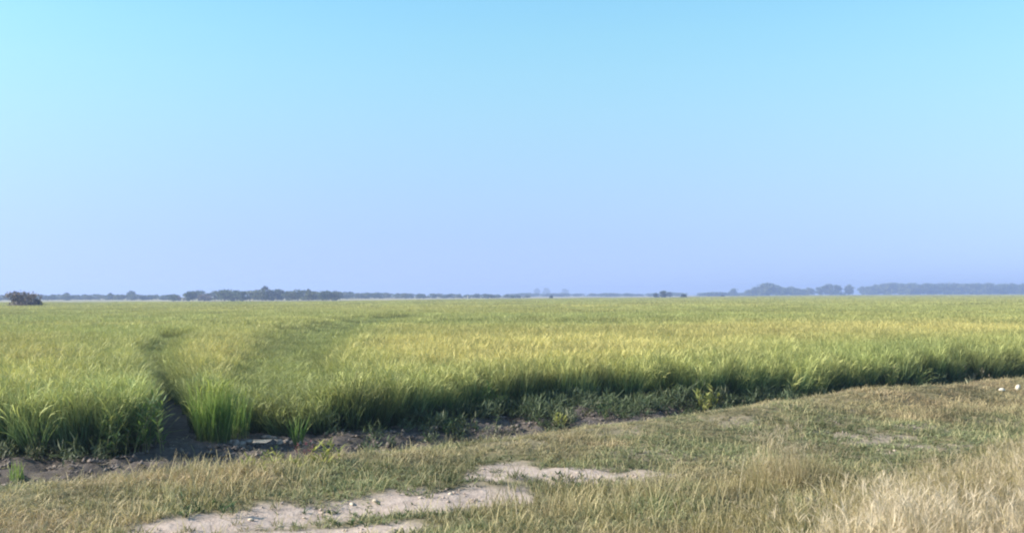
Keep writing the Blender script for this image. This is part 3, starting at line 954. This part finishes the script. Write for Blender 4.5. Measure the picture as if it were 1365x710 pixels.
def crown_mesh(name, mat, seed, wide=1.0, low=.0, lobes=14, leaves=900, leaf=.075):
    """Crown of height 1 (z low..1): leaf faces spread through several uneven lobes."""
    r2 = np.random.default_rng(seed)
    V, F, h, r = [], [], [], []
    n = 0
    per = leaves // lobes
    for i in range(lobes):
        a = r2.uniform(0, 6.283); rad = 0 if not i else wide * .36 * math.sqrt(r2.random()) * (1.15 - .35 * i / lobes)
        cz = .12 + .70 * ((i + r2.random()) / lobes) if i else .86
        c = np.array([rad * math.cos(a), rad * math.sin(a), cz])
        sz = np.array([wide * r2.uniform(.16, .28), wide * r2.uniform(.16, .28), r2.uniform(.12, .20)])
        d = r2.normal(size=(per, 3)); d /= np.linalg.norm(d, axis=1)[:, None]
        pos = c + d * sz * (r2.random((per, 1)) ** .35) * (1 + .25 * r2.normal(size=(per, 1)))
        pos[:, 2] = np.clip(pos[:, 2], low * .6, 1.02)
        u = r2.normal(size=(per, 3)); u /= np.linalg.norm(u, axis=1)[:, None]
        w = np.cross(u, r2.normal(size=(per, 3))); w /= np.linalg.norm(w, axis=1)[:, None]
        sc = leaf * r2.uniform(.5, 1.3, (per, 1))
        q = np.stack([pos - u * sc, pos + w * sc * .6, pos + u * sc, pos - w * sc * .6], 1).reshape(-1, 3)
        V.append(q); F.append(np.arange(per * 4).reshape(-1, 4) + n); n += per * 4
        h.append(np.repeat(r2.random(per), 4)); r.append(np.repeat(np.clip(r2.normal(.35 + .3 * r2.random(), .15, per), 0, 1), 4))
    c = np.concatenate
    return new_mesh(name, c(V), [c(F)], [mat], h=c(h), k=np.zeros(n), r=c(r))


def trunk_mesh(seed, top=.62):
    rr = random.Random(seed)
    L = [([(0, 0, -.03), (.01, .0, .2), (.0, .01, .42), (.01, .0, top)], [.035, .028, .02, .008])]
    for i in range(5):
        a = rr.uniform(0, 6.28); z = rr.uniform(.18, .45); q = rr.uniform(.15, .28)
        L.append(([(0, 0, z), (q * .5 * math.cos(a), q * .5 * math.sin(a), z + .14), (q * math.cos(a), q * math.sin(a), z + .24)], [.016, .011, .004]))
    return tubes('trunk', L, m_bark)


TR = [trunk_mesh(i) for i in range(3)]
KINDS = {
    'tree': [crown_mesh('tree_crown', m_tree[i % 2], 200 + i, wide=1.0 + .15 * (i % 3)) for i in range(6)],
    'shrub': [crown_mesh('shrub_crown', m_tree[i % 2], 300 + i, wide=1.7, low=.0) for i in range(5)],
    'dusky': [crown_mesh('dusky_crown', m_dusky, 340 + i, wide=1.8, low=.0) for i in range(3)],
    'dark': [crown_mesh('dark_crown', m_dark, 360 + i, wide=1.2, low=.02) for i in range(3)],
}
_count = {}


def far_tree(px, base_py, top_py, depth, kind, label, group, wide=1.0, name=None, cat_=None):
    base = at(px, base_py, depth=depth); zt = at(px, top_py, depth=depth).z
    gz = tz(base.x, base.y)
    h = zt - gz
    i = _count.get(kind, 0); _count[kind] = i + 1
    name = name or ('tree' if kind == 'tree' else 'shrub')
    o = empty(name, (base.x, base.y, gz - .05), label, cat_ or ('tree' if kind == 'tree' else 'shrub'), group, random.random() * 6.28)
    w = h * wide * random.uniform(.8, 1.15)
    a = part('crown', KINDS[kind][i % len(KINDS[kind])], o); a.scale = (w, w, h)
    b = part('trunk', TR[i % 3], o); b.scale = (h, h, h)
    return o


# the dusky bush standing in the crop by the left frame edge
bp = at(30, 406, depth=150)
bx = empty('bush', (bp.x, bp.y, FIELD_Z), 'broad brownish bush standing in the crop at the left frame edge', 'bush')
hb = at(30, 387.5, depth=150).z - FIELD_Z
cr_ = part('crown', crown_mesh('bush_crown', m_dusky, 400, wide=2.0, low=.0, lobes=14, leaves=2600, leaf=.05), bx); cr_['kind'] = 'stuff'; cr_.scale = (hb * .85, hb * .85, hb)
cr_ = part('green_side', crown_mesh('bush_green', m_dark, 401, wide=1.0, low=.0, lobes=5, leaves=500, leaf=.05), bx)
cr_['kind'] = 'stuff'
cr_.scale = (hb * .8, hb * .8, hb * .62); cr_.location = (hb * .75, -.3, 0)
b_ = part('trunk', TR[0], bx); b_.scale = (hb, hb, hb)

# belt of shrubs and small trees, left third
LB = 'shrubs and trees of the left belt'
sky_x = [225, 245, 262, 280, 300, 320, 340, 360, 380, 400, 420, 440, 460, 480, 500]
sky_y = [392, 389, 386.5, 386, 386, 385, 384.5, 385, 385.5, 386, 387, 387.5, 388.5, 389, 390]
for i in range(34):
    px = 232 + i * 6.6 + random.uniform(-2, 2)
    ty = float(np.interp(px, sky_x, sky_y)) + random.choice((-.6, 0, .6, 1.5, 2.6, 4.0))
    front = random.random() < .35 and px < 330
    far_tree(px, 401, ty + (5 if front else 0), random.uniform(430, 520) - (20 if front else 0), 'dusky' if front else random.choice(['shrub', 'shrub', 'tree']),
             'dull brown shrub in front of the green left belt' if front else 'grey green tree or shrub packed into the left belt beyond the field', LB, 1.0)
far_tree(354, 401, 380.5, 470, 'dark', 'single dark tree poking up above the top of the left belt', LB, .55, 'tree', 'tree')
far_tree(411, 401, 384.5, 480, 'dark', 'second dark treetop rising from the right end of the left belt', LB, .6, 'tree', 'tree')
for i in range(30):
    px = 440 + i * 9.0 + random.uniform(-3, 3)
    far_tree(px, 396, float(np.interp(px, [440, 500, 560, 610, 640, 700], [388, 389.5, 391, 391, 391.5, 392])) + random.uniform(-.6, 1.2), random.uniform(640, 740), 'shrub',
             'hazy low shrub in the thin line right of the left belt', 'shrubs of the thin middle line', 1.5)
for i in range(28):
    px = 2 + i * 8.6 + random.uniform(-3, 3)
    far_tree(px, 399, 392.2 + random.uniform(-1.0, .8), random.uniform(560, 660), 'shrub',
             'bluish low shrub in the far line behind the left part of the field', 'shrubs of the far left line', 1.5)
for px, ty, lb in ((88, 389.5, 'small treetop in the far left line just right of the brown bush'), (147, 389.8, 'rounded treetop in the middle of the far left line'), (175, 387, 'tallest treetop of the far left line')):
    far_tree(px, 399, ty, 600, 'tree', lb, 'treetops of the far left line', .9)
# far trees, right half
for i in range(13):
    px = 1006 + i * 6.0
    ty = float(np.interp(px, [1000, 1012, 1020, 1036, 1050, 1066, 1080], [384, 378, 376.5, 377.5, 380.5, 382, 383])) + random.choice((-.4, .2, .9, 2.2, 3.2))
    far_tree(px, 391.5, ty, random.uniform(1150, 1250), 'tree', 'blue hazy tree in the left clump of the right horizon', 'trees of the right horizon clump', 1.25)
for px, ty, lb in ((1092, 382, 'small hazy tree between the right clump and the round twin trees'), (1104, 378.5, 'left of the two round hazy trees'), (1114, 379.5, 'right of the two round hazy trees'),
                   (1132, 379, 'round hazy tree standing alone in the gap before the long right belt'), (978, 384, 'faint small tree left of the right horizon clump'), (998, 385.5, 'faint low tree touching the left end of the right horizon clump')):
    far_tree(px, 391.5, ty, 1250, 'tree', lb, 'single trees of the right horizon', 1.0)
for i in range(48):
    px = 1150 + i * 5.4 + random.uniform(-1.5, 1.5)
    ty = float(np.interp(px, [1150, 1165, 1180, 1365], [381, 379, 377, 378])) + random.choice((-.5, 0, .3, .8, 1.6, 2.6))
    far_tree(px, 391, ty, random.uniform(1380, 1520), 'tree', 'blue hazy tree in the long even belt at the right horizon', 'trees of the long right belt', 1.2)
for px, ty, d, lb in ((884, 387, 620, 'small dark tree alone on the horizon right of centre'), (911, 391.5, 500, 'tiny dark shrub right of the lone dark tree'), (874, 390, 640, 'tiny shrub left of the lone dark tree'),
                      (893, 388.5, 800, 'pale hazy tree just behind the lone dark tree'), (963, 393, 600, 'tiny dark shrub left of the right horizon clump'), (735, 393, 560, 'tiny dark shrub at the centre of the horizon')):
    far_tree(px, 394, ty, d, 'dark', lb, 'lone shrubs on the horizon', 1.0)
for px in sorted(random.uniform(690, 1010) for _ in range(46)):
    ty = float(np.interp(px, [706, 860, 880, 920, 1000], [390.5, 391, 389, 390, 389.5])) + random.uniform(-.7, .7)
    far_tree(px, 391.5, ty, random.uniform(1150, 1300), 'shrub', 'pale blue shrub in the faintest stretch of the horizon line', 'shrubs of the faint horizon line', random.uniform(1.8, 4.2))
for px, ty, lb in ((716, 383.5, 'very faint tall treetop above the centre of the horizon'), (728, 383.5, 'very faint treetop beside the tall one at the centre of the horizon'), (753, 384.5, 'very faint treetop right of the pair at the centre of the horizon')):
    far_tree(px, 391.5, ty, 2300, 'tree', lb, 'faintest far trees', 1.0)

# a pale post at the field's far end
pp = at(623.5, 399, depth=330)
po = empty('post', (pp.x, pp.y, tz(pp.x, pp.y)), 'tiny pale post at the far end of the field left of centre', 'post')
part('shaft', tubes('post_shaft', [([(0, 0, -.1), (0, 0, 1.2), (.02, 0, 2.05)], [.16, .15, .13])], m_post), po)

# ---------------------------------------------------------------- the air
import bmesh
hm = bpy.data.meshes.new('haze')
bm = bmesh.new(); bmesh.ops.create_cube(bm, size=1.0); bm.to_mesh(hm); bm.free()
haze = bpy.data.objects.new('haze', hm); COL.objects.link(haze)
zb, zt = -3.5, 28.0
haze.scale = (6100, 3700, zt - zb); haze.location = (0, 1500, (zt + zb) / 2)
haze['kind'] = 'stuff'
mh, n, l = nodes('haze')
pv = n.new('ShaderNodeVolumePrincipled')
pv.inputs['Color'].default_value = (.42, .53, .88, 1)
pv.inputs['Density'].default_value = .00066
pv.inputs['Anisotropy'].default_value = 0.2
oo = n.new('ShaderNodeOutputMaterial'); l.new(pv.outputs[0], oo.inputs['Volume'])
hm.materials.append(mh)
